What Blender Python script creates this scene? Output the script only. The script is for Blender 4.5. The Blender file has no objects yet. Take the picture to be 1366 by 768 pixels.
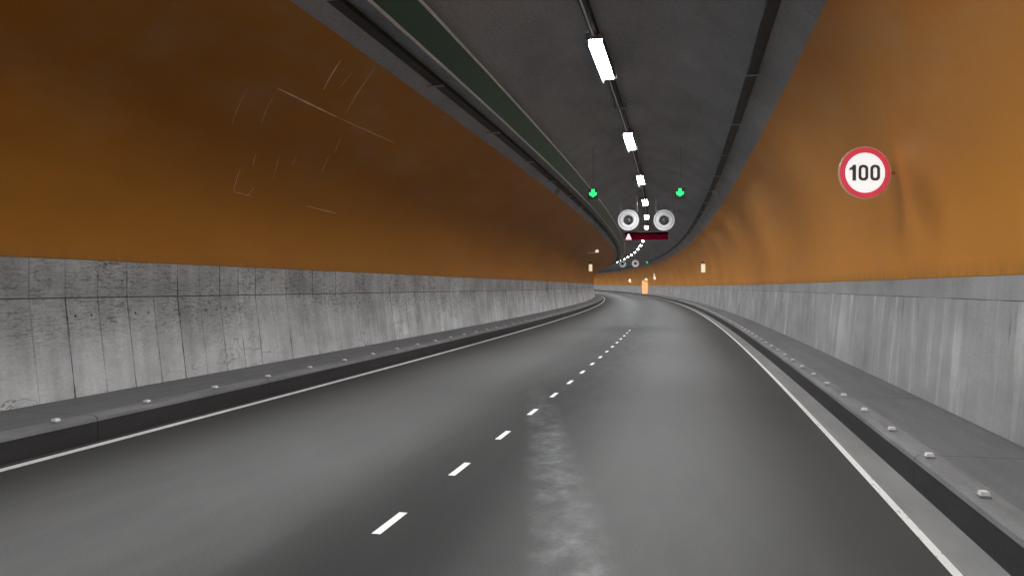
import bpy, bmesh, math, random
from mathutils import Vector
random.seed(7)
scene = bpy.context.scene
COL = scene.collection

# ------------------------------------------------------------------ tunnel geometry
R = 747.0            # plan radius of the left-hand bend
XS = 0.97
EYE = 1.5
S0, S1 = -46.0, 262.0
F = 1000.0


def rise(s):
    return 1.7e-5 * s * s


def P(s, x, z):
    """point at distance s along the road, x metres right of the camera line, z above the road"""
    a = s / R
    r = R + x * XS
    return Vector((-R + r * math.cos(a), r * math.sin(a), z + rise(s)))


def st(t, x=0.0):    # depth per pixel, at x metres right -> distance along the road
    return t * F / XS + 0.2425 * x


# ------------------------------------------------------------------ materials
class NT:
    def __init__(self, name):
        m = bpy.data.materials.new(name)
        m.use_nodes = True
        self.m = m
        self.t = m.node_tree
        self.b = self.t.nodes['Principled BSDF']
        self.out = self.t.nodes['Material Output']

    def n(self, typ, **kw):
        nd = self.t.nodes.new(typ)
        for k, v in kw.items():
            setattr(nd, k, v)
        return nd

    def put(self, sock, v):
        if hasattr(v, 'is_output') or isinstance(v, bpy.types.NodeSocket):
            self.t.links.new(v, sock)
        else:
            sock.default_value = v

    def math(self, op, a, b=0.0, c=None, clamp=False):
        nd = self.n('ShaderNodeMath', operation=op)
        nd.use_clamp = clamp
        self.put(nd.inputs[0], a)
        self.put(nd.inputs[1], b)
        if c is not None:
            self.put(nd.inputs[2], c)
        return nd.outputs[0]

    def uv(self):
        return self.n('ShaderNodeUVMap', uv_map='UVMap').outputs[0]

    def sep(self, v):
        nd = self.n('ShaderNodeSeparateXYZ')
        self.put(nd.inputs[0], v)
        return nd.outputs[0], nd.outputs[1]

    def comb(self, x, y, z=0.0):
        nd = self.n('ShaderNodeCombineXYZ')
        self.put(nd.inputs[0], x); self.put(nd.inputs[1], y); self.put(nd.inputs[2], z)
        return nd.outputs[0]

    def scale(self, v, sc, off=(0, 0, 0)):
        nd = self.n('ShaderNodeMapping')
        self.put(nd.inputs['Vector'], v)
        nd.inputs['Scale'].default_value = sc
        nd.inputs['Location'].default_value = off
        return nd.outputs[0]

    def noise(self, v, scale=1.0, detail=4.0, rough=0.55, dist=0.0):
        nd = self.n('ShaderNodeTexNoise')
        self.put(nd.inputs['Vector'], v)
        nd.inputs['Scale'].default_value = scale
        nd.inputs['Detail'].default_value = detail
        nd.inputs['Roughness'].default_value = rough
        nd.inputs['Distortion'].default_value = dist
        return nd.outputs[0]

    def white(self, v):
        nd = self.n('ShaderNodeTexWhiteNoise', noise_dimensions='2D')
        self.put(nd.inputs['Vector'], v)
        return nd.outputs[0]

    def maprange(self, v, a, b, c, d, smooth=False):
        nd = self.n('ShaderNodeMapRange')
        if smooth:
            nd.interpolation_type = 'SMOOTHSTEP'
        self.put(nd.inputs[0], v)
        for i, q in enumerate((a, b, c, d)):
            nd.inputs[i + 1].default_value = q
        return nd.outputs[0]

    def mix(self, fac, a, b, blend='MIX'):
        nd = self.n('ShaderNodeMix', data_type='RGBA', blend_type=blend)
        self.put(nd.inputs[0], fac)
        for sock, v in ((nd.inputs[6], a), (nd.inputs[7], b)):
            if isinstance(v, tuple):
                v = (*v, 1.0) if len(v) == 3 else v
            self.put(sock, v)
        return nd.outputs[2]

    def mul(self, col, f):
        """multiply a colour by a scalar socket"""
        nd = self.n('ShaderNodeVectorMath', operation='SCALE')
        if isinstance(col, tuple):
            nd.inputs[0].default_value = col[:3]
        else:
            self.put(nd.inputs[0], col)
        self.put(nd.inputs['Scale'], f)
        return nd.outputs[0]

    def bump(self, h, strength=0.3, dist=0.01):
        nd = self.n('ShaderNodeBump')
        nd.inputs['Strength'].default_value = strength
        nd.inputs['Distance'].default_value = dist
        self.put(nd.inputs['Height'], h)
        self.t.links.new(nd.outputs[0], self.b.inputs['Normal'])

    def base(self, c, rough=0.6, metal=0.0, spec=0.5):
        if isinstance(c, tuple):
            self.b.inputs['Base Color'].default_value = (*c[:3], 1)
        else:
            self.t.links.new(c, self.b.inputs['Base Color'])
        self.put(self.b.inputs['Roughness'], rough)
        self.b.inputs['Metallic'].default_value = metal
        self.b.inputs['Specular IOR Level'].default_value = spec
        return self.m


def objcoord(k):
    return k.n('ShaderNodeTexCoord').outputs['Object']


def plain(name, col, rough=0.5, metal=0.0, var=0.18, scale=9.0):
    k = NT(name)
    nz = k.noise(objcoord(k), scale, 5)
    return k.base(k.mul(col, k.maprange(nz, 0.25, 0.75, 1 - var, 1 + var)),
                  k.maprange(nz, 0.3, 0.7, rough - 0.06, rough + 0.06), metal)


def glow(name, col, strength, rough=0.4):
    k = NT(name)
    k.base(tuple(min(1, c) * 0.8 for c in col), rough)
    k.b.inputs['Emission Color'].default_value = (*col, 1)
    k.b.inputs['Emission Strength'].default_value = strength
    return k.m


def mat_road():
    k = NT('asphalt')
    uv = k.uv()
    s, x = k.sep(uv)            # metres along, metres right of camera line
    big = k.noise(k.scale(uv, (0.05, 0.9, 1)), 1.0, 3)
    fine = k.noise(k.scale(uv, (70, 70, 1)), 1.0, 3, 0.7)
    med = k.noise(k.scale(uv, (1.1, 4.0, 1)), 1.0, 4)
    # worn, paler lane centres, dark oily strips beside the lines
    xw = k.math('ADD', x, k.math('MULTIPLY', k.math('SUBTRACT', big, 0.5), 0.7))
    ramp = k.n('ShaderNodeValToRGB')
    ramp.color_ramp.interpolation = 'B_SPLINE'
    k.put(ramp.inputs[0], k.maprange(xw, -6.0, 1.7, 0, 1))
    pts = [(-6.0, .064), (-5.5, .070), (-4.8, .124), (-4.1, .162), (-3.3, .158), (-2.6, .096), (-2.0, .039),
           (-1.4, .041), (-0.8, .104), (-0.2, .138), (0.25, .130), (0.75, .088), (1.15, .068), (1.7, .075)]
    els = ramp.color_ramp.elements
    while len(els) < len(pts):
        els.new(0.5)
    for e, (px, v) in zip(els, pts):
        e.position = (px + 6.0) / 7.7
        e.color = (v, v, v * 0.985, 1)
    tone = k.math('MULTIPLY', k.maprange(med, 0.3, 0.7, 0.85, 1.03), k.maprange(fine, 0.3, 0.7, 0.86, 1.14))
    col = k.mul(ramp.outputs[0], tone)
    # pale concrete gutter between right edge line and kerb
    gut = k.maprange(x, 1.37, 1.39, 0, 1)
    gutc = k.mul((0.262, 0.26, 0.258), k.maprange(med, 0.3, 0.7, 0.85, 1.12))
    col = k.mix(gut, col, gutc)
    # lamp sheen painted as a paler, smoother streak on the near road
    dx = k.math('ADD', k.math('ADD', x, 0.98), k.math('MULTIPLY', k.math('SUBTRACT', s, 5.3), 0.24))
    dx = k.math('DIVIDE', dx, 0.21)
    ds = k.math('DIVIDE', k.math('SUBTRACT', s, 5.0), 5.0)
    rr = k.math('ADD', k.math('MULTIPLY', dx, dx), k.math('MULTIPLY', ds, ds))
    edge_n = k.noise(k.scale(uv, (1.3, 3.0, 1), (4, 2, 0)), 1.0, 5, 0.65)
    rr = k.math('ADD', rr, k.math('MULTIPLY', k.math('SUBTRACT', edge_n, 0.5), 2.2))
    sheen_mask = k.maprange(rr, -1.2, 2.2, 1, 0, True)
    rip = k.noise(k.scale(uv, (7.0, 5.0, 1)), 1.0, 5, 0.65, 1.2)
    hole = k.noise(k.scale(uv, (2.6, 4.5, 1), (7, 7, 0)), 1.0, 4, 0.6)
    patch = k.math('MULTIPLY', sheen_mask, k.math('MULTIPLY', k.maprange(rip, 0.36, 0.64, 0.45, 1.0), k.maprange(hole, 0.36, 0.62, 0.2, 1.0)))
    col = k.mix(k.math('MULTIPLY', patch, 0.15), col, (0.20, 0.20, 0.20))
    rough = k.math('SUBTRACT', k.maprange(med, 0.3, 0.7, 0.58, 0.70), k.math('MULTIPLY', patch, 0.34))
    k.bump(k.math('ADD', fine, k.math('MULTIPLY', k.math('MULTIPLY', sheen_mask, rip), 1.0)), 0.25, 0.006)
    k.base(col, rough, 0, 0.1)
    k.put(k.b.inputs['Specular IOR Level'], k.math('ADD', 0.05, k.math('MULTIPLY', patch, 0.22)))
    return k.m


def mat_concrete_left():
    k = NT('board_marked_concrete')
    uv = k.uv()
    s, w = k.sep(uv)
    pitch = 0.483
    ph = k.math('DIVIDE', k.math('SUBTRACT', s, 7.09), pitch)
    cell = k.math('FLOOR', ph)
    fr = k.math('FRACT', ph)
    edge = k.math('MINIMUM', fr, k.math('SUBTRACT', 1.0, fr))
    row = k.math('GREATER_THAN', w, 1.138)
    near = k.math('ROUND', ph)                            # number of the closest joint
    odd = k.math('ABSOLUTE', k.math('SUBTRACT', k.math('FRACT', k.math('MULTIPLY', near, 0.5)), 0.0))
    pair = k.math('FLOOR', k.math('MULTIPLY', ph, 0.5))
    pv = k.white(k.comb(pair, row))
    pv2 = k.white(k.comb(k.math('ADD', cell, 31.7), row))
    jv = k.white(k.comb(k.math('ADD', near, 11.3), row))
    wob = k.noise(k.scale(uv, (0.2, 4, 1)), 1.0, 4)
    jw = k.math('MULTIPLY', 0.022, k.maprange(wob, 0.35, 0.65, 0.35, 1.3))
    js = k.math('MULTIPLY', k.maprange(jv, 0.0, 0.7, 0.35, 1.0), k.math('SUBTRACT', 1.0, k.math('MULTIPLY', odd, 0.7)))
    js = k.math('MULTIPLY', js, k.maprange(k.noise(k.scale(uv, (2.0, 2.2, 1), (6, 1, 0)), 1.0, 3), 0.38, 0.52, 0.45, 1.0))
    joint = k.math('MULTIPLY', k.math('LESS_THAN', edge, jw), js)
    hj = k.math('LESS_THAN', k.math('ABSOLUTE', k.math('SUBTRACT', w, 1.138)), 0.0075)
    blotch = k.noise(k.scale(uv, (1.0, 1.3, 1), (3, 1, 0)), 1.0, 7, 0.66)
    big = k.noise(k.scale(uv, (0.45, 0.6, 1), (13, 5, 0)), 1.0, 3)
    grain = k.noise(k.scale(uv, (20, 30, 1)), 1.0, 5, 0.75)
    pits = k.noise(k.scale(uv, (6.5, 30, 1)), 1.0, 6, 0.68, 0.5)
    streak = k.noise(k.scale(uv, (3.4, 0.5, 1)), 1.0, 4, 0.6)
    upper = k.maprange(w, 0.30, 1.05, 0.0, 1.0, True)
    area = k.noise(k.scale(uv, (1.1, 0.8, 1), (9, 4, 0)), 1.0, 4)
    rougharea = k.math('MULTIPLY', upper, k.maprange(area, 0.34, 0.54, 0.15, 1.0))
    v = k.math('MULTIPLY', k.maprange(blotch, 0.28, 0.72, 0.70, 1.26), k.maprange(pv, 0, 1, 0.90, 1.10))
    v = k.math('MULTIPLY', v, k.maprange(big, 0.35, 0.65, 0.84, 1.14))
    v = k.math('MULTIPLY', v, k.maprange(streak, 0.35, 0.72, 0.90, 1.22))
    v = k.math('MULTIPLY', v, k.maprange(grain, 0.3, 0.7, 0.85, 1.13))
    # the upper lift is darker, soaked and pitted; the foot is washed pale
    v = k.math('MULTIPLY', v, k.maprange(w, 0.05, 1.25, 1.16, 0.86))
    pits2 = k.noise(k.scale(uv, (16, 55, 1), (2, 2, 0)), 1.0, 4, 0.7, 0.3)
    pits = k.math('MAXIMUM', pits, k.math('SUBTRACT', pits2, 0.015))
    pit = k.math('MULTIPLY', k.maprange(pits, 0.51, 0.64, 0, 1), rougharea)
    v = k.math('MULTIPLY', v, k.math('SUBTRACT', 1.0, k.math('MULTIPLY', pit, 0.62)))
    # tie-rod holes
    hx = k.math('ABSOLUTE', k.math('SUBTRACT', k.math('FRACT', k.math('MULTIPLY', ph, 2.0)), 0.5))
    hx = k.math('MULTIPLY', hx, pitch / 2)
    hy = k.math('SUBTRACT', w, 0.93)
    hd = k.math('SQRT', k.math('ADD', k.math('MULTIPLY', hx, hx), k.math('MULTIPLY', hy, hy)))
    hole = k.math('MULTIPLY', k.math('LESS_THAN', hd, 0.017), k.math('GREATER_THAN', pv2, 0.45))
    dark = k.math('MAXIMUM', k.math('MAXIMUM', joint, k.math('MULTIPLY', hj, 0.95)), k.math('MULTIPLY', hole, 0.9))
    # crack lines that wander along the wall
    cr = k.math('ABSOLUTE', k.math('SUBTRACT', k.noise(k.scale(uv, (1.3, 2.4, 1), (5, 8, 0)), 1.0, 5), 0.5))
    crack = k.math('MULTIPLY', k.maprange(cr, 0.0, 0.010, 1, 0), k.maprange(big, 0.44, 0.56, 0, 0.75))
    dark = k.math('MAXIMUM', dark, crack)
    v = k.math('MULTIPLY', v, k.math('SUBTRACT', 1.0, k.math('MULTIPLY', dark, 0.82)))
    hue = k.mix(k.noise(k.scale(uv, (1.5, 0.4, 1)), 1.0, 3), (0.565, 0.572, 0.58), (0.56, 0.575, 0.582))
    lime = k.maprange(k.noise(k.scale(uv, (3.1, 0.7, 1), (2, 7, 0)), 1.0, 4), 0.56, 0.70, 0, 0.6)
    lime = k.math('MULTIPLY', lime, k.maprange(w, 0.4, 1.1, 1.0, 0.3))
    col = k.mix(lime, k.mul(hue, v), (0.66, 0.655, 0.65))
    k.bump(k.math('SUBTRACT', k.math('MULTIPLY', grain, 0.5), k.math('ADD', dark, pit)), 0.35, 0.012)
    return k.base(col, 0.82, 0, 0.3)


def mat_concrete_right():
    k = NT('smooth_concrete')
    uv = k.uv()
    s, w = k.sep(uv)
    blotch = k.noise(k.scale(uv, (0.7, 0.9, 1), (3, 1, 0)), 1.0, 6, 0.6)
    grain = k.noise(k.scale(uv, (30, 30, 1)), 1.0, 5, 0.75)
    streak = k.noise(k.scale(uv, (2.6, 0.28, 1), (1, 0, 0)), 1.0, 4, 0.55, 0.3)
    fine = k.noise(k.scale(uv, (11, 0.7, 1), (4, 0, 0)), 1.0, 3, 0.6)
    lower = k.math('LESS_THAN', w, 1.138)
    v = k.maprange(blotch, 0.28, 0.72, 0.68, 1.24)
    v = k.math('MULTIPLY', v, k.maprange(grain, 0.3, 0.7, 0.9, 1.1))
    sk = k.math('ADD', k.math('MULTIPLY', k.maprange(streak, 0.54, 0.70, 0, 0.55), lower), 1.0)
    v = k.math('MULTIPLY', v, sk)
    v = k.math('MULTIPLY', v, k.maprange(fine, 0.35, 0.65, 0.95, 1.04))
    dk = k.math('MULTIPLY', k.maprange(k.noise(k.scale(uv, (7, 1.6, 1), (8, 3, 0)), 1.0, 3), 0.60, 0.72, 0, 0.45),
                k.math('MULTIPLY', lower, k.maprange(w, 0.55, 1.0, 0, 1)))
    hj = k.math('LESS_THAN', k.math('ABSOLUTE', k.math('SUBTRACT', w, 1.138)), 0.0045)
    hj = k.math('MULTIPLY', hj, k.maprange(k.noise(k.scale(uv, (0.7, 0.0, 1)), 1.0, 2), 0.40, 0.5, 0.25, 1.0))
    dk = k.math('MAXIMUM', dk, k.math('MULTIPLY', hj, 0.75))
    v = k.math('MULTIPLY', v, k.math('SUBTRACT', 1.0, dk))
    col = k.mul((0.40, 0.40, 0.398), v)
    k.bump(k.math('SUBTRACT', k.math('MULTIPLY', grain, 0.4), dk), 0.25, 0.01)
    return k.base(col, 0.8, 0, 0.3)


def mat_orange(name, seed, ca, cb):
    k = NT(name)
    uv = k.uv()
    s, w = k.sep(uv)
    a = k.noise(k.scale(uv, (0.16, 0.5, 1), (seed, 0, 0)), 1.0, 5, 0.5)
    b = k.noise(k.scale(uv, (0.8, 1.3, 1), (seed, 3, 0)), 1.0, 6, 0.6)
    c = k.noise(k.scale(uv, (5.0, 0.5, 1), (seed, 6, 0)), 1.0, 3, 0.6)
    g = k.noise(k.scale(uv, (45, 45, 1)), 1.0, 3, 0.7)
    v = k.math('MULTIPLY', k.maprange(a, 0.3, 0.7, 0.88, 1.12), k.maprange(b, 0.3, 0.7, 0.93, 1.07))
    v = k.math('MULTIPLY', v, k.maprange(g, 0.3, 0.7, 0.96, 1.04))
    # greyer dusty film in patches, settled towards the crown
    dust = k.math('MULTIPLY', k.maprange(b, 0.42, 0.68, 0, 0.75), k.maprange(w, 1.0, 2.6, 0.1, 1.0))
    col = k.mix(dust, ca, cb)
    # soot and splash fringe right above the concrete
    fr = k.math('MULTIPLY', k.maprange(w, 0.0, 0.16, 1, 0), k.maprange(c, 0.4, 0.65, 0.1, 0.6))
    col = k.mix(fr, k.mul(col, v), (0.30, 0.15, 0.05))
    k.bump(g, 0.10, 0.004)
    return k.base(col, k.maprange(b, 0.3, 0.7, 0.5, 0.66), 0, 0.15)


def mat_ceiling():
    k = NT('sprayed_ceiling')
    uv = k.uv()
    s, w = k.sep(uv)
    a = k.noise(k.scale(uv, (0.5, 0.9, 1)), 1.0, 6, 0.6)
    g = k.noise(k.scale(uv, (14, 14, 1)), 1.0, 5, 0.75)
    pan = k.white(k.comb(k.math('FLOOR', k.math('DIVIDE', s, 2.4)), k.math('FLOOR', k.math('DIVIDE', w, 1.25))))
    v = k.math('MULTIPLY', k.maprange(a, 0.3, 0.7, 0.86, 1.14), k.maprange(g, 0.3, 0.7, 0.82, 1.18))
    v = k.math('MULTIPLY', v, k.maprange(pan, 0, 1, 0.93, 1.07))
    k.bump(k.math('ADD', g, a), 0.4, 0.02)
    return k.base(k.mul((0.36, 0.385, 0.415), v), 0.9, 0, 0.08)


def mat_paint(name, col, wear=0.62):
    k = NT(name)
    uv = k.uv()
    a = k.noise(k.scale(uv, (9, 30, 1)), 1.0, 5, 0.7)
    f = k.maprange(a, wear, wear + 0.08, 0, 0.75)
    c = k.mix(f, col, (0.13, 0.13, 0.13))
    return k.base(c, 0.55)


def mat_kerb(name, col, var=0.2):
    k = NT(name)
    uv = k.uv()
    a = k.noise(k.scale(uv, (0.8, 5, 1)), 1.0, 6, 0.65)
    g = k.noise(k.scale(uv, (35, 35, 1)), 1.0, 4, 0.7)
    v = k.math('MULTIPLY', k.maprange(a, 0.3, 0.7, 1 - var, 1 + var), k.maprange(g, 0.3, 0.7, 0.88, 1.12))
    s, w = k.sep(uv)
    f = k.math('FRACT', k.math('DIVIDE', s, 3.1))
    jt = k.math('MULTIPLY', k.math('LESS_THAN', f, 0.006), 0.55)
    v = k.math('MULTIPLY', v, k.math('SUBTRACT', 1.0, jt))
    k.bump(k.math('SUBTRACT', g, jt), 0.25, 0.006)
    return k.base(k.mul(col, v), 0.75, 0, 0.3)


M = dict(
    road=mat_road(), conl=mat_concrete_left(), conr=mat_concrete_right(),
    orl=mat_orange('orange_coating_dim', 0.0, (0.46, 0.188, 0.025), (0.40, 0.23, 0.10)), orr=mat_orange('orange_coating_lit', 17.0, (0.63, 0.250, 0.034), (0.54, 0.29, 0.12)),  # one orange coat: left darkened, right lightened to carry the uneven light
    ceil=mat_ceiling(), white_line=mat_paint('road_marking_white', (0.80, 0.80, 0.78)),
    edge_line=mat_paint('edge_line_white', (0.86, 0.86, 0.86), 0.58),
    kerb=mat_kerb('dark_kerb_face', (0.036, 0.034, 0.035)), nosing=mat_kerb('kerb_nosing', (0.195, 0.197, 0.20), 0.3),
    walk=mat_kerb('walkway_asphalt', (0.150, 0.154, 0.160), 0.14),
    pale_mark=plain('pale_mark_coat', (0.95, 0.80, 0.60), 0.6),
    steel=plain('galvanised_steel', (0.42, 0.42, 0.43), 0.45, 0.6), dark=plain('dark_tray', (0.022, 0.022, 0.023), 0.6),
    cable=plain('black_cable', (0.012, 0.012, 0.012), 0.5), bracket=plain('bracket_grey', (0.42, 0.42, 0.42), 0.5),
    housing=plain('lamp_housing', (0.10, 0.10, 0.105), 0.5), lamp=glow('lamp_diffuser', (0.96, 0.985, 1.0), 212.0),
    green=plain('green_duct_paint', (0.026, 0.088, 0.040), 0.42), ductedge=plain('duct_rim', (0.86, 0.88, 0.86), 0.45),
    white=plain('white_paint', (0.90, 0.90, 0.895), 0.4, 0, 0.06), grey=plain('grey_paint', (0.30, 0.30, 0.31), 0.5),
    hub=plain('fan_hub', (0.10, 0.10, 0.105), 0.35), blade=plain('fan_blade', (0.13, 0.13, 0.135), 0.4),
    black=plain('black_box', (0.012, 0.012, 0.013), 0.45),
    led=glow('green_led', (0.02, 1.0, 0.22), 0.95), farled=glow('teal_led', (0.05, 0.75, 0.55), 0.7),
    red=glow('sign_red_glow', (0.85, 0.075, 0.12), 0.42), signwhite=glow('sign_white_glow', (0.97, 1.0, 1.0), 0.72),  # speed sign colours glow in place of retroreflected light
    rim=plain('sign_rim', (0.85, 0.72, 0.52), 0.4, 0, 0.05), digit=plain('digit_grey', (0.12, 0.12, 0.13), 0.5),
    lit=glow('lit_panel_cream', (1.0, 0.86, 0.56), 0.75), litorange=glow('lit_panel_orange', (1.0, 0.47, 0.19), 0.75),
    pink=glow('led_pink', (1.0, 0.55, 0.60), 0.85), glowwhite=glow('white_glow', (1.0, 0.88, 0.78), 0.9),  # white glow stands in for light the far signs throw back
    olive=plain('olive_rim', (0.12, 0.13, 0.05), 0.5), stud=plain('stud_white', (0.92, 0.92, 0.92), 0.3, 0, 0.03),
)


def screen_mat():
    k = NT('red_led_screen')
    tc = objcoord(k)
    nd = k.n('ShaderNodeSeparateXYZ'); k.put(nd.inputs[0], tc)
    x, z = nd.outputs[0], nd.outputs[2]
    px = k.math('SINE', k.math('MULTIPLY', x, 2 * math.pi / 0.03))
    pz = k.math('SINE', k.math('MULTIPLY', z, 2 * math.pi / 0.03))
    dots = k.maprange(k.math('MULTIPLY', px, pz), 0.0, 0.5, 0.45, 1.0)
    nz = k.noise(k.scale(tc, (2.5, 1, 5)), 1.0, 2)
    # only the lower rows of diodes are switched on
    body = k.math('MULTIPLY', k.maprange(k.math('ADD', z, k.math('MULTIPLY', k.math('SUBTRACT', nz, 0.5), 0.2)), 0.04, 0.12, 1.0, 0.02, True), k.maprange(nz, 0.35, 0.65, 0.5, 1.3))
    k.base((0.004, 0.001, 0.002), 0.7, 0, 0.0)
    k.b.inputs['Emission Color'].default_value = (0.10, 0.0, 0.007, 1)
    k.put(k.b.inputs['Emission Strength'], k.math('MULTIPLY', k.math('MULTIPLY', body, dots), 1.15))
    return k.m


M['screen'] = screen_mat()


# ------------------------------------------------------------------ mesh helpers
def link(name, me, mats, parent=None, smooth=False):
    for m in (mats if isinstance(mats, (list, tuple)) else [mats]):
        me.materials.append(m)
    if smooth:
        for p in me.polygons:
            p.use_smooth = True
    o = bpy.data.objects.new(name, me)
    COL.objects.link(o)
    if parent:
        o.parent = parent
    return o


def tag(o, label=None, cat=None, group=None, kind=None):
    if label: o['label'] = label
    if cat: o['category'] = cat
    if group: o['group'] = group
    if kind: o['kind'] = kind
    return o


def empty(name, loc, rz=0.0):
    o = bpy.data.objects.new(name, None)
    o.empty_display_size = 0.1
    COL.objects.link(o)
    o.location = loc
    o.rotation_euler = (0, 0, rz)
    return o


def at(name, s, x, z, yaw=0.0):
    """an Empty standing at (s, x, z) in the tunnel and facing along it"""
    return empty(name, P(s, x, z), s / R + yaw)


def sweep(name, prof, mat, closed=True, s0=S0, s1=S1, step=2.0, parent=None, smooth=True, uvx=False, sharp=35):
    """run a cross-section (list of (x, z)) along the tunnel. UV = (metres along, metres round the section)"""
    n = max(2, int(math.ceil((s1 - s0) / step)) + 1)
    ss = [s0 + (s1 - s0) * i / (n - 1) for i in range(n)]
    m = len(prof)
    w = [0.0]
    pp = prof + ([prof[0]] if closed else [])
    for i in range(1, len(pp)):
        w.append(w[-1] + math.hypot(pp[i][0] - pp[i - 1][0], pp[i][1] - pp[i - 1][1]))
    verts = [P(s, x, z) for s in ss for x, z in prof]
    faces, uvs = [], []
    k = m if closed else m - 1
    for i in range(n - 1):
        for j in range(k):
            j2 = (j + 1) % m
            faces.append((i * m + j, i * m + j2, (i + 1) * m + j2, (i + 1) * m + j))
            if uvx:
                a, b = pp[j][0], pp[j + 1][0]
            else:
                a, b = w[j], w[j + 1]
            uvs += [(ss[i], a), (ss[i], b), (ss[i + 1], b), (ss[i + 1], a)]
    if closed:
        faces.append(tuple(range(m)));                       uvs += [(0, 0)] * m
        faces.append(tuple((n - 1) * m + j for j in reversed(range(m)))); uvs += [(0, 0)] * m
    me = bpy.data.meshes.new(name)
    me.from_pydata(verts, [], faces)
    ul = me.uv_layers.new(name='UVMap')
    for i, q in enumerate(uvs):
        ul.data[i].uv = q
    bm = bmesh.new(); bm.from_mesh(me)
    bmesh.ops.recalc_face_normals(bm, faces=bm.faces)
    bm.to_mesh(me); bm.free()
    o = link(name, me, mat, parent, smooth)
    if smooth:
        me.set_sharp_from_angle(angle=math.radians(sharp))
    return o


class MB:
    """collects boxes, rings, discs, tubes in one mesh"""
    def __init__(self):
        self.bm = bmesh.new()

    def box(self, c, d, rot=None, bev=0.0):
        r = bmesh.ops.create_cube(self.bm, size=1.0)
        vs = r['verts']
        for v in vs:
            v.co = Vector((v.co.x * d[0], v.co.y * d[1], v.co.z * d[2]))
            if rot:
                v.co = rot @ v.co
            v.co += Vector(c)
        if bev:
            es = list({e for v in vs for e in v.link_edges})
            bmesh.ops.bevel(self.bm, geom=es, offset=bev, segments=2, affect='EDGES', profile=0.5)
        return self

    def lathe(self, prof, c=(0, 0, 0), n=40, closed=True):
        """revolve (r, y) about the local Y axis"""
        rings = []
        for r, y in prof:
            if r < 1e-6:
                rings.append([self.bm.verts.new((c[0], c[1] + y, c[2]))])
            else:
                rings.append([self.bm.verts.new((c[0] + r * math.cos(2 * math.pi * i / n), c[1] + y,
                                                 c[2] + r * math.sin(2 * math.pi * i / n))) for i in range(n)])
        seq = list(zip(rings, rings[1:]))
        if closed:
            seq.append((rings[-1], rings[0]))
        for a, b in seq:
            for i in range(n):
                j = (i + 1) % n
                if len(a) == 1 and len(b) == 1:
                    break
                if len(a) == 1:
                    self.bm.faces.new((a[0], b[i], b[j]))
                elif len(b) == 1:
                    self.bm.faces.new((a[i], b[0], a[j]))
                else:
                    self.bm.faces.new((a[i], b[i], b[j], a[j]))
        return self

    def prism(self, pts, y0, y1, holes=None):
        """extrude an (x, z) outline from y0 to y1; with a same-length inner outline it becomes a ring"""
        n = len(pts)
        f = [self.bm.verts.new((x, y0, z)) for x, z in pts]
        b = [self.bm.verts.new((x, y1, z)) for x, z in pts]
        for i in range(n):
            j = (i + 1) % n
            self.bm.faces.new((f[i], f[j], b[j], b[i]))
        if holes:
            f2 = [self.bm.verts.new((x, y0, z)) for x, z in holes]
            b2 = [self.bm.verts.new((x, y1, z)) for x, z in holes]
            for i in range(n):
                j = (i + 1) % n
                self.bm.faces.new((f2[i], b2[i], b2[j], f2[j]))
                self.bm.faces.new((f[i], f2[i], f2[j], f[j]))
                self.bm.faces.new((b[i], b[j], b2[j], b2[i]))
        else:
            self.bm.faces.new(f)
            self.bm.faces.new(list(reversed(b)))
        return self

    def rod(self, a, b, r=0.01, n=8):
        a, b = Vector(a), Vector(b)
        d = (b - a).normalized()
        u = d.orthogonal().normalized(); v = d.cross(u)
        ra = [self.bm.verts.new(a + r * (u * math.cos(2 * math.pi * i / n) + v * math.sin(2 * math.pi * i / n))) for i in range(n)]
        rb = [self.bm.verts.new(b + r * (u * math.cos(2 * math.pi * i / n) + v * math.sin(2 * math.pi * i / n))) for i in range(n)]
        for i in range(n):
            self.bm.faces.new((ra[i], ra[(i + 1) % n], rb[(i + 1) % n], rb[i]))
        self.bm.faces.new(ra); self.bm.faces.new(list(reversed(rb)))
        return self

    def build(self, name, mat, parent=None, smooth=False):
        bmesh.ops.recalc_face_normals(self.bm, faces=self.bm.faces)
        me = bpy.data.meshes.new(name)
        self.bm.to_mesh(me); self.bm.free()
        o = link(name, me, mat, parent, smooth)
        if smooth:
            me.set_sharp_from_angle(angle=math.radians(40))
        return o


def copy_tree(o, parent=None):
    c = o.copy(); COL.objects.link(c)
    c.parent = parent
    for ch in list(o.children):
        copy_tree(ch, c)
    return c


ORD = ['nearest', 'second', 'third', 'fourth', 'fifth', 'sixth', 'seventh', 'eighth', 'ninth', 'tenth', 'eleventh', 'twelfth',
       'thirteenth', 'fourteenth', 'fifteenth', 'sixteenth', 'seventeenth', 'eighteenth', 'nineteenth', 'twentieth']


# ------------------------------------------------------------------ section of the tunnel (x, height above eye)
def catmull(pts, sub=6):
    out = []
    for i in range(len(pts) - 1):
        p0 = pts[max(0, i - 1)]; p1 = pts[i]; p2 = pts[i + 1]; p3 = pts[min(len(pts) - 1, i + 2)]
        for k in range(sub):
            t = k / sub
            out.append(tuple(0.5 * ((2 * p1[c]) + (-p0[c] + p2[c]) * t + (2 * p0[c] - 5 * p1[c] + 4 * p2[c] - p3[c]) * t * t +
                                    (-p0[c] + 3 * p1[c] - 3 * p2[c] + p3[c]) * t ** 3) for c in (0, 1)))
    out.append(pts[-1])
    return out


ARCH_L = [(-7.17, .33), (-7.12, .9), (-6.88, 1.6), (-6.38, 2.25), (-5.6, 2.78), (-4.55, 3.22)]
ARCH_C = [(-4.55, 3.22), (-3.7, 3.72), (-2.8, 4.3), (-1.6, 4.62), (-.4, 4.4), (.6, 3.92), (1.48, 3.2)]
ARCH_R = [(1.48, 3.2), (1.85, 2.75), (2.2, 2.15), (2.47, 1.5), (2.62, .8), (2.66, .11)]


def up(pts):
    return [(x, h + EYE) for x, h in pts]


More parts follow.
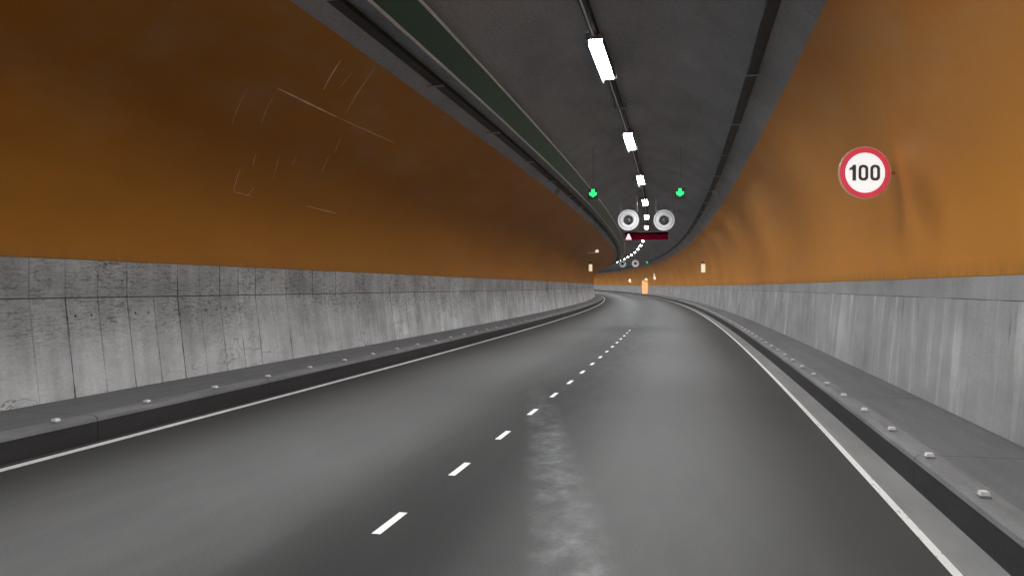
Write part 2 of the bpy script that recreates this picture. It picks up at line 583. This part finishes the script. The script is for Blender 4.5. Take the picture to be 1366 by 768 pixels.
def shell(inner, d=0.45, c=(-2.2, 1.5)):
    """closed section: the inner line and an outer line d metres further from the tunnel's middle"""
    outer = []
    for x, z in inner:
        v = Vector((x - c[0], z - c[1])); v.normalize()
        outer.append((x + v.x * d, z + v.y * d))
    return inner + list(reversed(outer))


left_arch = up(catmull(ARCH_L)); mid_arch = up(catmull(ARCH_C)); right_arch = up(catmull(ARCH_R))


def wall_x(arch, z):
    for (x0, z0), (x1, z1) in zip(arch, arch[1:]):
        if min(z0, z1) <= z <= max(z0, z1):
            return x0 + (x1 - x0) * (z - z0) / ((z1 - z0) or 1)
    return arch[0][0]


def ceil_z(x):
    for (x0, z0), (x1, z1) in zip(mid_arch, mid_arch[1:]):
        if x0 <= x <= x1:
            return z0 + (z1 - z0) * (x - x0) / (x1 - x0)
    return mid_arch[-1][1]


# road
KL, KR = -5.88, 1.635
road_xs = [KL - 0.05 + (KR + 0.1 - KL) * i / 24 for i in range(25)]
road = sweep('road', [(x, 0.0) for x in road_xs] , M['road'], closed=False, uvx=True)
tag(road, 'grey two-lane asphalt road bending left through the tunnel', None, None, 'structure')


def strip(name, x0, x1, s0, s1, mat, z=0.004, step=2.0):
    return sweep(name, [(x0, z), (x1, z)], mat, closed=False, s0=s0, s1=s1, step=step, parent=road, uvx=True)


strip('edge_line', -5.775, -5.672, S0, S1, M['edge_line'])
strip('edge_line', 1.333, 1.388, S0, S1, M['edge_line'])
for i in range(-3, 15):
    a = st(0.00600 + 0.001425 * i, -1.96)
    ln = 0.45
    strip('lane_dash', -1.99, -1.93, a, a + ln, M['white_line'], step=0.5)

# walkways with kerbs
KH = 0.245


def walkway(side):
    if side < 0:
        k0, wb = KL, -7.6
    else:
        k0, wb = KR, 3.1
    sg = side
    slab = sweep('walkway', [(k0 + sg * 0.20, KH), (wb, KH + 0.01), (wb, -0.3), (k0 + sg * 0.20, -0.3)], M['walk'])
    face = [(k0, -0.25), (k0 + sg * 0.012, KH - 0.055), (k0 + sg * 0.06, KH - 0.058), (k0 + sg * 0.06, -0.25)]
    sweep('kerb_face', face, M['kerb'], parent=slab)
    nose = [(k0 + sg * 0.010, KH - 0.052), (k0 + sg * 0.018, KH - 0.022), (k0 + sg * 0.045, KH + 0.0), (k0 + sg * 0.10, KH + 0.006),
            (k0 + sg * 0.195, KH + 0.004), (k0 + sg * 0.197, KH - 0.1), (k0 + sg * 0.07, KH - 0.1), (k0 + sg * 0.065, KH - 0.052)]
    sweep('kerb_nosing', nose, M['nosing'], parent=slab)
    return slab


tag(walkway(-1), 'raised grey walkway with a dark kerb along the left wall', None, None, 'structure')
tag(walkway(1), 'raised grey walkway with a dark kerb along the right wall', None, None, 'structure')

# concrete lower walls
cl = [(-7.02, KH + .012), (-7.165, EYE - .128), (-7.165, EYE + .326), (-7.62, EYE + .326), (-7.62, KH + .012)]
o = sweep('concrete_wall', cl, M['conl'], smooth=False)
tag(o, 'left concrete wall, grey, pitted and stained, with close vertical panel joints', 'wall')
cr = [(2.56, KH + .012), (2.66, EYE - .108), (2.66, EYE + .106), (3.12, EYE + .106), (3.12, KH + .012)]
o = sweep('concrete_wall', cr, M['conr'], smooth=False)
tag(o, 'right concrete wall, smooth pale grey with vertical drip streaks', 'wall')

# orange linings and ceiling
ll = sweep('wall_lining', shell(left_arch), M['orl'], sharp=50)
tag(ll, 'dark brown-orange curved lining above the left concrete wall, with thin pale marks', 'wall lining')
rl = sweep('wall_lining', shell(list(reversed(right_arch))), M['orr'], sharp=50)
tag(rl, 'bright orange curved lining above the right concrete wall, behind the speed sign', 'wall lining')
ce = sweep('ceiling', shell(mid_arch), M['ceil'], sharp=50)
tag(ce, 'dark grey vaulted tunnel ceiling', None, None, 'structure')


# thin pale marks on the left lining, laid on its curved face: (pixel pairs solved onto the lining)
def on_left_lining(u, v):
    best = None
    for (x0, z0), (x1, z1) in zip(left_arch, left_arch[1:]):
        for k in range(20):
            x = x0 + (x1 - x0) * k / 20; z = z0 + (z1 - z0) * k / 20
            H = z - EYE; D = 383.5 - v
            if H <= 0.02 or D <= 0: continue
            t = H / D
            e = abs(933 + x / t - 733 * t - u)
            if best is None or e < best[0]:
                best = (e, st(t, x), x, z)
    return best[1:]


def pale_marks():
    segs = [((371, 119), (450, 157), .012), ((450, 157), (526, 191), .008), ((343, 205), (338, 222), .010), ((322, 225), (313, 256), .011),
            ((375, 207), (366, 240), .006), ((397, 207), (391, 222), .008), ((440, 206), (430, 232), .009), ((455, 185), (447, 205), .008),
            ((455, 80), (432, 120), .010), ((500, 92), (462, 152), .008), ((410, 275), (450, 285), .009), ((340, 250), (330, 262), .009),
            ((313, 256), (335, 262), .006), ((470, 98), (452, 120), .006), ((330, 120), (310, 168), .006), ((365, 130), (350, 165), .006)]
    for a, b, wd in segs:
        verts, faces = [], []
        pa, pb = on_left_lining(*a), on_left_lining(*b)
        n = 10
        for k in range(n + 1):
            f = k / n
            s = pa[0] + (pb[0] - pa[0]) * f
            z = pa[2] + (pb[2] - pa[2]) * f
            x = wall_x(left_arch, z)
            nrm = Vector((-2.2 - x, 0, 1.5 - z)).normalized() * 0.004
            ds, dz = pb[0] - pa[0], pb[2] - pa[2]
            L = math.hypot(ds, dz) or 1
            hw = (wd * .85 if wd > .0115 else wd * .5) * (0.35 + 0.65 * math.sin(math.pi * min(1, max(0, f * 0.9 + 0.05)))) * random.uniform(0.55, 1.1)
            for sg in (-1, 1):
                z2 = z + sg * hw * ds / L
                x2 = wall_x(left_arch, z2)
                verts.append(P(s - sg * hw * dz / L, x2 + nrm.x, z2 + nrm.z))
        b0 = 0
        for k in range(n):
            faces.append((b0 + 2 * k, b0 + 2 * k + 1, b0 + 2 * k + 3, b0 + 2 * k + 2))
        me = bpy.data.meshes.new('pale_mark')
        me.from_pydata([tuple(v) for v in verts], [], faces)
        link('pale_mark', me, M['pale_mark'], ll)


pale_marks()

# ------------------------------------------------------------------ ceiling luminaires on their central conduit
LX, LZ = -1.74, EYE + 4.46


def make_lamp():
    root = empty('ceiling_lamp', (0, 0, 0))
    L = 2.6
    W = 0.27
    # an inverted tray: side lips shaped to dim the ceiling and left lining
    MB().prism([(-W/2, -.120), (-W/2, .085), (W/2, .085), (W/2, -.088), (W/2 - .014, -.088), (W/2 - .014, .05), (-W/2 + .014, .05), (-W/2 + .014, -.120)],
               -L/2, L/2).build('housing', M['housing'], root)
    MB().box((0, 0, 0.006), (0.235, L - .01, 0.016)).build('diffuser', M['lamp'], root)
    for y in (-L / 2 - 0.035, L / 2 + 0.035):
        MB().box((0, y, 0.03), (0.32, 0.05, 0.11), bev=0.01).build('end_cap', M['bracket'], root)
    for y in (-0.9, 0.9):
        MB().rod((0.0, y, 0.08), (0.0, y, 0.17), 0.015).build('hanger', M['steel'], root)
    return root


lamp0 = make_lamp()
LAMP_PITCH = 8.42
idx = 0
for k in range(-7, 29):
    s = 21.85 + 1.3 + LAMP_PITCH * k
    if s > S1 - 4 or s < S0 + 3: continue
    o = lamp0 if idx == 0 else copy_tree(lamp0)
    idx += 1
    o.location = P(s, LX, LZ)
    o.rotation_euler = (0, 0, s / R)
    j = k + 1                                            # number as seen from the camera
    if j < 0:
        lab = 'white ceiling luminaire on the tunnel crown, overhead behind the view'
    elif j < 9:
        lab = 'white lit ceiling lamp, %s from the viewer in the central row' % ORD[j]
    else:
        lab = 'small white ceiling lamp in the far bend of the central row'
    tag(o, lab, 'ceiling lamp', 'lamps along the crown of the tunnel')


def conduit(name, parts, label):
    root = at(name, 0, 0, 0)
    root.location = (0, 0, 0); root.rotation_euler = (0, 0, 0)
    for pn, prof, mat in parts:
        sweep(pn, prof, mat, parent=root)
    return tag(root, label, 'cable tray')


def rect(cx, cz, w, h):
    return [(cx - w / 2, cz - h / 2), (cx + w / 2, cz - h / 2), (cx + w / 2, cz + h / 2), (cx - w / 2, cz + h / 2)]


ct = conduit('cable_tray', [('tray', rect(LX, LZ + 0.075, 0.17, 0.018), M['dark']),
                            ('conduit', rect(LX - 0.035, LZ + 0.05, 0.03, 0.03), M['white']),
                            ('cable', rect(LX + 0.03, LZ + 0.05, 0.05, 0.03), M['cable'])],
             'central cable tray carrying the row of lamps along the ceiling')
bk = MB()
bk.prism([(-.155, .16), (-.155, -.015), (.155, -.015), (.155, .16), (.135, .16), (.135, .012), (-.135, .012), (-.135, .16)], -.03, .03)
bo = bk.build('bracket', M['bracket'], ct)
first = True
for k in range(-4, 26):
    s = 21.85 + 1.3 + LAMP_PITCH * (k + 0.5)
    q = bo if first else bo.copy()
    if not first:
        COL.objects.link(q); q.parent = ct
    first = False
    q.location = P(s, LX, LZ + 0.03); q.rotation_euler = (0, 0, s / R)


# side cable trays under the haunches, with pale brackets
def side_tray(ratio, sg, label):
    x = min((abs(x / (ceil_z(x) - EYE - 0.10) - ratio), x) for x in [-4.5 + 0.01 * i for i in range(590)])[1]
    z = ceil_z(x) - 0.10
    parts = [('tray', [(x - .085, z), (x + .085, z), (x + .085, z + .07), (x + .075, z + .07), (x + .075, z + .012), (x - .075, z + .012),
                       (x - .075, z + .07), (x - .085, z + .07)], M['dark'])]
    for i, (dx, rr) in enumerate(((-.045, .022), (0.005, .026), (.052, .019))):
        parts.append(('cable', [(x + dx + rr * math.cos(a * math.pi / 4), z + .036 + rr * math.sin(a * math.pi / 4)) for a in range(8)],
                      M['cable'] if i != 1 else M['grey']))
    root = conduit('cable_tray', parts, label)
    m = MB()
    m.box((0.045 * sg, 0, -0.014), (0.30, 0.045, 0.02))
    b0 = m.build('bracket', M['bracket'], root)
    for i in range(-4, 46):
        s = st(0.01235 + 0.00372 * i, x)
        q = b0 if i == -4 else b0.copy()
        if i != -4:
            COL.objects.link(q); q.parent = root
        q.location = P(s, x, z); q.rotation_euler = (0, 0, s / R)
    return root


side_tray(-1.265, -1, 'black cable tray with pale brackets along the left edge of the ceiling')
side_tray(0.2815, 1, 'black cable tray with pale brackets along the right edge of the ceiling')

# dark green service duct left of the crown
dr = empty('service_duct', (0, 0, 0))
tag(dr, 'long dark green service duct with pale rims, beside the left cable tray', 'duct')
a, b = (-3.86, EYE + 3.41), (-3.52, EYE + 3.69)
sweep('duct_body', [a, b, (b[0] - .05, b[1] + .08), (a[0] - .06, a[1] + .08)], M['green'], parent=dr, smooth=False)
for q in (a, b):
    sweep('rim', [(q[0] + .022 * math.cos(i * math.pi / 4), q[1] - .008 + .022 * math.sin(i * math.pi / 4)) for i in range(8)],
          M['ductedge'], parent=dr)
h0 = None
for i in range(-6, 44):
    s = 2.0 + 5.6 * i
    if h0 is None:
        m = MB()
        m.rod((0, 0, 0.05), (0, 0, ceil_z(-3.69) - (EYE + 3.55) + 0.01), 0.012)
        h0 = m.build('hanger', M['steel'], dr); q = h0
    else:
        q = h0.copy(); COL.objects.link(q); q.parent = dr
    q.location = P(s, -3.69, EYE + 3.55); q.rotation_euler = (0, 0, s / R)


# ------------------------------------------------------------------ kerb studs
def make_stud():
    root = empty('kerb_stud', (0, 0, 0))
    m = MB()
    m.box((0, 0, 0.009), (0.07, 0.085, 0.016), bev=0.006)
    m.build('stud_base', M['grey'], root)
    m = MB()
    m.prism([(-.029, .014), (.029, .014), (.022, .037), (-.022, .037)], -0.038, 0.018)
    m.build('reflector', M['stud'], root)
    return root


stud0 = make_stud()
cnt = 0
for side, k0, t0, dt, n in ((-1, KL, 0.00700 - 0.00117, 0.00117, 56), (1, KR, 0.0045, 0.00103, 64)):
    word = 'left' if side < 0 else 'right'
    for i in range(n):
        s = st(t0 + dt * i, k0)
        o = stud0 if cnt == 0 else copy_tree(stud0)
        cnt += 1
        o.location = P(s, k0 + side * 0.085, KH + 0.004); o.rotation_euler = (0, 0, s / R)
        j = i if side > 0 else i - 1
        if j < 0:
            lab = 'pale reflector stud on the left kerb at the picture edge'
        elif j < 12:
            lab = 'pale reflector stud on the %s kerb, %s from the viewer' % (word, ORD[j])
        else:
            lab = 'tiny far reflector stud on the %s kerb towards the bend' % word
        tag(o, lab, 'kerb stud', 'reflector studs along the %s kerb' % word)


# ------------------------------------------------------------------ speed sign
def circ(r, n=64, cx=0, cz=0):
    return [(cx + r * math.cos(2 * math.pi * i / n), cz + r * math.sin(2 * math.pi * i / n)) for i in range(n)]


def rrect(w, h, r, n=8, cx=0, cz=0):
    out = []
    for (sx, sz, a0) in ((1, 1, 0), (-1, 1, 90), (-1, -1, 180), (1, -1, 270)):
        for i in range(n):
            a = math.radians(a0 + 90 * i / (n - 1))
            out.append((cx + sx * (w / 2 - r) + r * math.cos(a), cz + sz * (h / 2 - r) + r * math.sin(a)))
    return out


sg = at('speed_limit_sign', st(0.00909, 2.085), 2.085, EYE + 1.40, 0.235)
tag(sg, 'round white 100 speed limit sign with a red ring on the right orange wall', 'road sign')
r = 0.322
MB().prism(circ(r), 0.0, 0.022).build('plate', M['rim'], sg)
MB().prism(circ(r * 0.955), -0.004, 0.001, circ(r * 0.755)).build('red_ring', M['red'], sg)
MB().prism(circ(r * 0.757), -0.003, 0.001).build('sign_face', M['signwhite'], sg)
dg = MB()
dh = r * 0.60
dg.prism([(-.192, .030), (-.192, .056), (-.160, .074), (-.148, dh / 2), (-.112, dh / 2), (-.112, -dh / 2), (-.155, -dh / 2), (-.155, .036)], -0.007, -0.002)
for cx in (-0.022, 0.122):
    dg.prism(rrect(0.118, dh, 0.050, cx=cx), -0.007, -0.002, rrect(0.048, dh - 0.066, 0.0235, cx=cx))
dg.build('digits', M['digit'], sg)
MB().box((0.18, 0.05, 0.0), (0.42, 0.025, 0.025)).build('mounting_arm', M['orr'], sg)


# ------------------------------------------------------------------ jet fans
def make_fan():
    root = empty('jet_fan', (0, 0, 0))
    r = 0.49
    MB().lathe([(r * .96, -0.02), (r, 0.02), (r, 0.10), (r * .97, 0.12), (r * .97, 1.1), (r, 1.12), (r, 1.2), (r * .9, 1.24), (r * .70, 1.2),
                (r * .66, 1.1), (r * .66, 0.25), (r * .69, 0.05), (r * .74, -0.02)], n=56).build('casing', M['grey'], root, True)
    # white inlet bell: outer ring and inner ring with a dark gap between
    MB().lathe([(r * .98, -.022), (r * .99, -.05), (r * .92, -.07), (r * .83, -.055), (r * .82, -.022)], n=56).build('outer_ring', M['white'], root, True)
    MB().lathe([(r * .785, -.02), (r * .78, -.045), (r * .64, -.06), (r * .46, -.01), (r * .44, .06), (r * .50, .06), (r * .70, -.01)], n=56).build('inner_ring', M['white'], root, True)
    MB().lathe([(0, -.10), (r * .14, -.09), (r * .25, -.05), (r * .32, .02), (r * .34, .10), (r * .34, .6), (0, .6)], n=40, closed=False).build('hub', M['hub'], root, True)
    for k in range(8):
        a = 2 * math.pi * k / 8
        m = MB()
        ca, sa = math.cos(a), math.sin(a)
        vs = [m.bm.verts.new((rr * ca + q * -sa * w, y, rr * sa + q * ca * w)) for rr, w in ((r * .3, .05), (r * .655, .08)) for q, y in ((-1, .10), (1, .18))]
        vs2 = [m.bm.verts.new(v.co + Vector((0, .012, 0))) for v in vs]
        for f in ((0, 1, 3, 2),):
            m.bm.faces.new([vs[i] for i in f]); m.bm.faces.new([vs2[i] for i in reversed(f)])
            for i in range(4):
                p, q2 = f[i], f[(i + 1) % 4]
                m.bm.faces.new((vs[p], vs2[p], vs2[q2], vs[q2]))
        m.build('blade', M['blade'], root)
    for y in (0.35, 0.85):
        MB().prism([(-.40, 1.2), (-.40, .46), (.40, .46), (.40, 1.2), (.375, 1.2), (.375, .50), (-.375, .50), (-.375, 1.2)], y - .02, y + .02).build(
            'hanging_frame', M['grey'], root)
    return root


fan0 = make_fan()
T1 = 0.0347
fans = [(T1, -2.45, 3.14, 'left one of the near pair of big round white jet fans, above the red display'),
        (T1, -0.77, 3.14, 'right one of the near pair of big round white jet fans, above the red display'),
        (0.101, -3.15, 3.28, 'left one of the small distant pair of jet fans, below the red display'),
        (0.101, -1.32, 3.33, 'right one of the small distant pair of jet fans, below the red display')]
for i, (t, x, h, lab) in enumerate(fans):
    o = fan0 if i == 0 else copy_tree(fan0)
    o.location = P(st(t, x), x, EYE + h - rise(st(t))); o.rotation_euler = (0, 0, st(t) / R * 0.6)
    tag(o, lab, 'jet fan', 'jet fans under the ceiling')

# ------------------------------------------------------------------ variable message sign
v = at('message_sign', st(T1, -1.6) + 0.06, -1.60, EYE + 2.39, 0.0)
v.rotation_euler = (0, 0, st(T1) / R * 0.5)
tag(v, 'wide dark red electronic message display with a pink warning triangle, under the fans', 'message sign')
MB().prism(rrect(2.04, 0.40, 0.02), 0.0, 0.22).build('cabinet', M['black'], v)
MB().box((0, -0.004, 0.0), (1.97, 0.012, 0.345)).build('screen', M['screen'], v)
MB().prism([(-0.96, -0.155), (-0.68, -0.155), (-0.79, 0.12), (-0.85, 0.12)], -0.022, -0.012).build('warning_triangle', M['pink'], v)
for x in (-0.82, 0.82):
    MB().rod((x, 0.13, 0.19), (x, 0.13, 0.30), 0.02).build('hanger', M['dark'], v)


# ------------------------------------------------------------------ lane signals with green arrows
def make_signal(led):
    root = empty('lane_signal', (0, 0, 0))
    MB().prism(rrect(0.30, 0.335, 0.03), 0.0, 0.07).build('signal_box', M['black'], root)
    arrow = [(0.88 * q, 0.88 * w_) for q, w_ in [(-.055, .165), (.055, .165), (.055, .055), (.135, .055), (.125, -.03), (0, -.120), (-.125, -.03), (-.135, .055), (-.055, .055)]]
    MB().prism(arrow, -0.012, 0.004).build('green_arrow', led, root)
    m = MB()
    m.rod((0, 0.035, 0.16), (0, 0.035, 1.47), 0.007)
    m.build('hanger', M['dark'], root)
    return root


sig0 = make_signal(M['led'])
far0 = make_signal(M['farled'])
sigs = [(sig0, 0.0228, -2.88, 2.855, 'lane signal with a lit green down arrow, over the left lane before the fans'),
        (sig0, 0.0228, -0.21, 2.89, 'lane signal with a lit green down arrow, over the right lane before the fans'),
        (far0, 0.098, -3.1, 3.42, 'tiny far lane signal glowing teal, over the left distant fan'),
        (far0, 0.098, 0.10, 3.38, 'tiny far lane signal glowing teal, right of the distant fans')]
seen = set()
for src, t, x, h, lab in sigs:
    o = src if src.name not in seen else copy_tree(src)
    seen.add(src.name)
    o.location = P(st(t, x), x, EYE + h - rise(st(t))); o.rotation_euler = (0, 0, st(t) / R * 0.6)
    tag(o, lab, 'lane signal', 'green lane signals')


# ------------------------------------------------------------------ loudspeaker boxes by the trays
def make_box():
    root = empty('loudspeaker', (0, 0, 0))
    MB().lathe([(0.0, -.0), (.10, .0), (.115, -.03), (.125, -.03), (.06, .22), (0, .24)], n=24, closed=False).build('horn', M['bracket'], root, True)
    MB().box((0, 0.28, 0.02), (0.14, 0.10, 0.12), bev=0.01).build('driver_case', M['grey'], root)
    MB().box((0, 0.24, 0.14), (0.04, 0.05, 0.20)).build('bracket', M['bracket'], root)
    return root


b0 = make_box()
for i, (x, h, lab) in enumerate(((-4.30, 3.17, 'small grey horn loudspeaker beside the left cable tray'),
                                 (1.085, 3.40, 'small grey horn loudspeaker beside the right cable tray'))):
    o = b0 if i == 0 else copy_tree(b0)
    o.location = P(st(h / 127.0, x), x, EYE + h); o.rotation_euler = (0, 0, 0.02); o.scale = (0.8, 0.8, 0.8)
    tag(o, lab, 'loudspeaker', 'horn loudspeakers by the cable trays')


# ------------------------------------------------------------------ lit signs on the walls
def make_wall_sign(w, h):
    root = empty('emergency_sign', (0, 0, 0))
    MB().prism(rrect(w, h, 0.03), 0.0, 0.14).build('case', M['grey'], root)
    MB().box((0, -0.006, -h * 0.08), (w * 0.80, 0.012, h * 0.72)).build('lit_panel', M['lit'], root)
    MB().box((0, -0.006, h * 0.40), (w * 0.80, 0.012, h * 0.12)).build('top_panel', M['olive'], root)
    MB().box((0, 0.07, h * 0.5 + 0.02), (w * 0.5, 0.06, 0.04)).build('cap', M['grey'], root)
    return root


w0 = make_wall_sign(0.34, 0.80)
for i, (t, u, v_, arch, lab) in enumerate(((0.0625, 785, 355.5, left_arch, 'upright lit cream emergency sign on the left orange wall'),
                                           (0.0520, 939, 355.5, right_arch, 'upright lit cream emergency sign on the right orange wall'))):
    o = w0 if i == 0 else copy_tree(w0)
    x = (u - 933 + 733 * t) * t
    h = (383.5 - v_) * t
    o.location = P(st(t, x), x, EYE + h - rise(st(t))); o.rotation_euler = (0, 0, st(t) / R * 0.5)
    arm_len = abs(wall_x(arch, EYE + h) - x) * XS
    sgn = -1 if i == 0 else 1
    MB().box((sgn * (0.17 + arm_len / 2 - 0.05), 0.07, 0.1), (arm_len, 0.05, 0.05)).build('arm', M['grey'], o)
    if i == 0:                                           # arm belongs to its own copy only
        keep = [c for c in o.children if c.name.startswith('arm')]
        for c in keep: c['own'] = 1
    else:
        for c in list(o.children):
            if c.get('own'): bpy.data.objects.remove(c)
    tag(o, lab, 'emergency sign', 'lit emergency signs on the walls')


def px(u, v_, t):
    """x and height of the point seen at pixel (u, v) at depth t"""
    return (u - 933 + 733 * t) * t, EYE + (383.5 - v_) * t - rise(st(t))


# camera on an arm, left wall; its case is made to glow for brightness
x, z = px(793, 335.5, 0.0535)
cam_ = at('wall_camera', st(0.0535, x), x, z)
tag(cam_, 'small white camera with a glowing case on a thin arm high on the left orange wall', 'wall camera')
MB().box((0.06, 0, 0.06), (0.20, 0.34, 0.17), bev=0.03).build('camera_case', M['glowwhite'], cam_)
MB().rod((0.05, 0.05, -0.02), (-0.60, 0.05, -0.08), 0.035).build('arm', M['white'], cam_)

# far right wall: round sign, stacked signs, exit sign over the orange cabinet
t = 0.150
x, z = px(840, 373.5, t)
o = at('round_sign', st(t, x), x, z, -0.27)
tag(o, 'tiny round pale sign far off on the orange wall of the bend', 'road sign')
MB().prism(circ(0.40, 32), 0, 0.03).build('plate', M['glowwhite'], o)
MB().prism(circ(0.41, 32), 0.031, 0.05).build('back_plate', M['grey'], o)
dx = (wall_x(right_arch, min(z + rise(st(t)), EYE + 3)) - x) * XS
MB().box((dx / 2, 0.06, 0), (dx + 0.1, 0.03, 0.06)).build('arm', M['grey'], o)

t = 0.111
x, z = px(874, 367.5, t)
o = at('stacked_sign', st(t, x), x, z, -0.15)
tag(o, 'pair of small pale sign panels stacked on the far right orange wall', 'road sign')
MB().prism(rrect(0.44, 0.56, 0.10), 0, 0.06).build('upper_panel', M['glowwhite'], o).location = (0, 0, 0.33)
MB().prism(rrect(0.50, 0.48, 0.05), 0, 0.06).build('lower_panel', M['glowwhite'], o).location = (0, 0, -0.26)
MB().box((0, 0.09, 0), (0.08, 0.05, 1.2)).build('post', M['grey'], o)
dx = (wall_x(right_arch, z) - x) * XS
MB().box((dx / 2, 0.12, 0.0), (dx + 0.1, 0.04, 0.06)).build('arm', M['grey'], o)

t = 0.1235
x, z = px(863.3, 395.0, t)
o = at('orange_cabinet', st(t, x), min(x, 2.15), KH, -0.2)
tag(o, 'tall pale orange lit cabinet standing on the right walkway in the bend', 'cabinet')
MB().box((0, 0.22, 1.12), (0.98, 0.42, 2.24), bev=0.02).build('cabinet_body', M['litorange'], o)
MB().box((0, 0.0, 1.14), (0.86, 0.016, 2.08)).build('door', M['litorange'], o)
MB().box((0.34, -0.02, 1.1), (0.04, 0.03, 0.20)).build('handle', M['grey'], o)
MB().box((0, 0.22, -0.03), (1.0, 0.46, 0.07)).build('plinth', M['dark'], o)

x, z = px(861.5, 372.5, t)
o = at('exit_sign', st(t, x), x, z, -0.2)
tag(o, 'tiny pale green-edged sign above the orange cabinet in the bend', 'exit sign')
MB().prism(rrect(0.60, 0.66, 0.04), 0, 0.12).build('case', M['olive'], o)
MB().box((0, -0.008, 0.06), (0.46, 0.014, 0.40)).build('lit_panel', M['lit'], o)
dx = (wall_x(right_arch, z) - x) * XS
MB().box((dx / 2, 0.09, 0), (dx + 0.1, 0.04, 0.06)).build('arm', M['grey'], o)

# ------------------------------------------------------------------ camera, world, render
cd = bpy.data.cameras.new('camera')
cd.sensor_width = 36.0
cd.lens = 36.0 * F / 1366.0
cd.clip_end = 2000
cd.clip_start = 0.05
co = bpy.data.objects.new('camera', cd)
COL.objects.link(co)
co.location = (0, 0, EYE)
co.rotation_euler = (math.radians(90), 0, math.atan(250.0 / F))
scene.camera = co

w = bpy.data.worlds.new('World')
scene.world = w
w.use_nodes = True
bg = w.node_tree.nodes['Background']
bg.inputs[0].default_value = (0.02, 0.02, 0.022, 1)
bg.inputs[1].default_value = 0.1

scene.view_settings.view_transform = 'Standard'
scene.view_settings.look = 'None'
scene.view_settings.gamma = 1.0
scene.view_settings.exposure = 0.0
scene.cycles.use_denoising = True
scene.cycles.use_light_tree = True
scene.cycles.max_bounces = 8
scene.cycles.diffuse_bounces = 5
scene.cycles.sample_clamp_indirect = 6.0
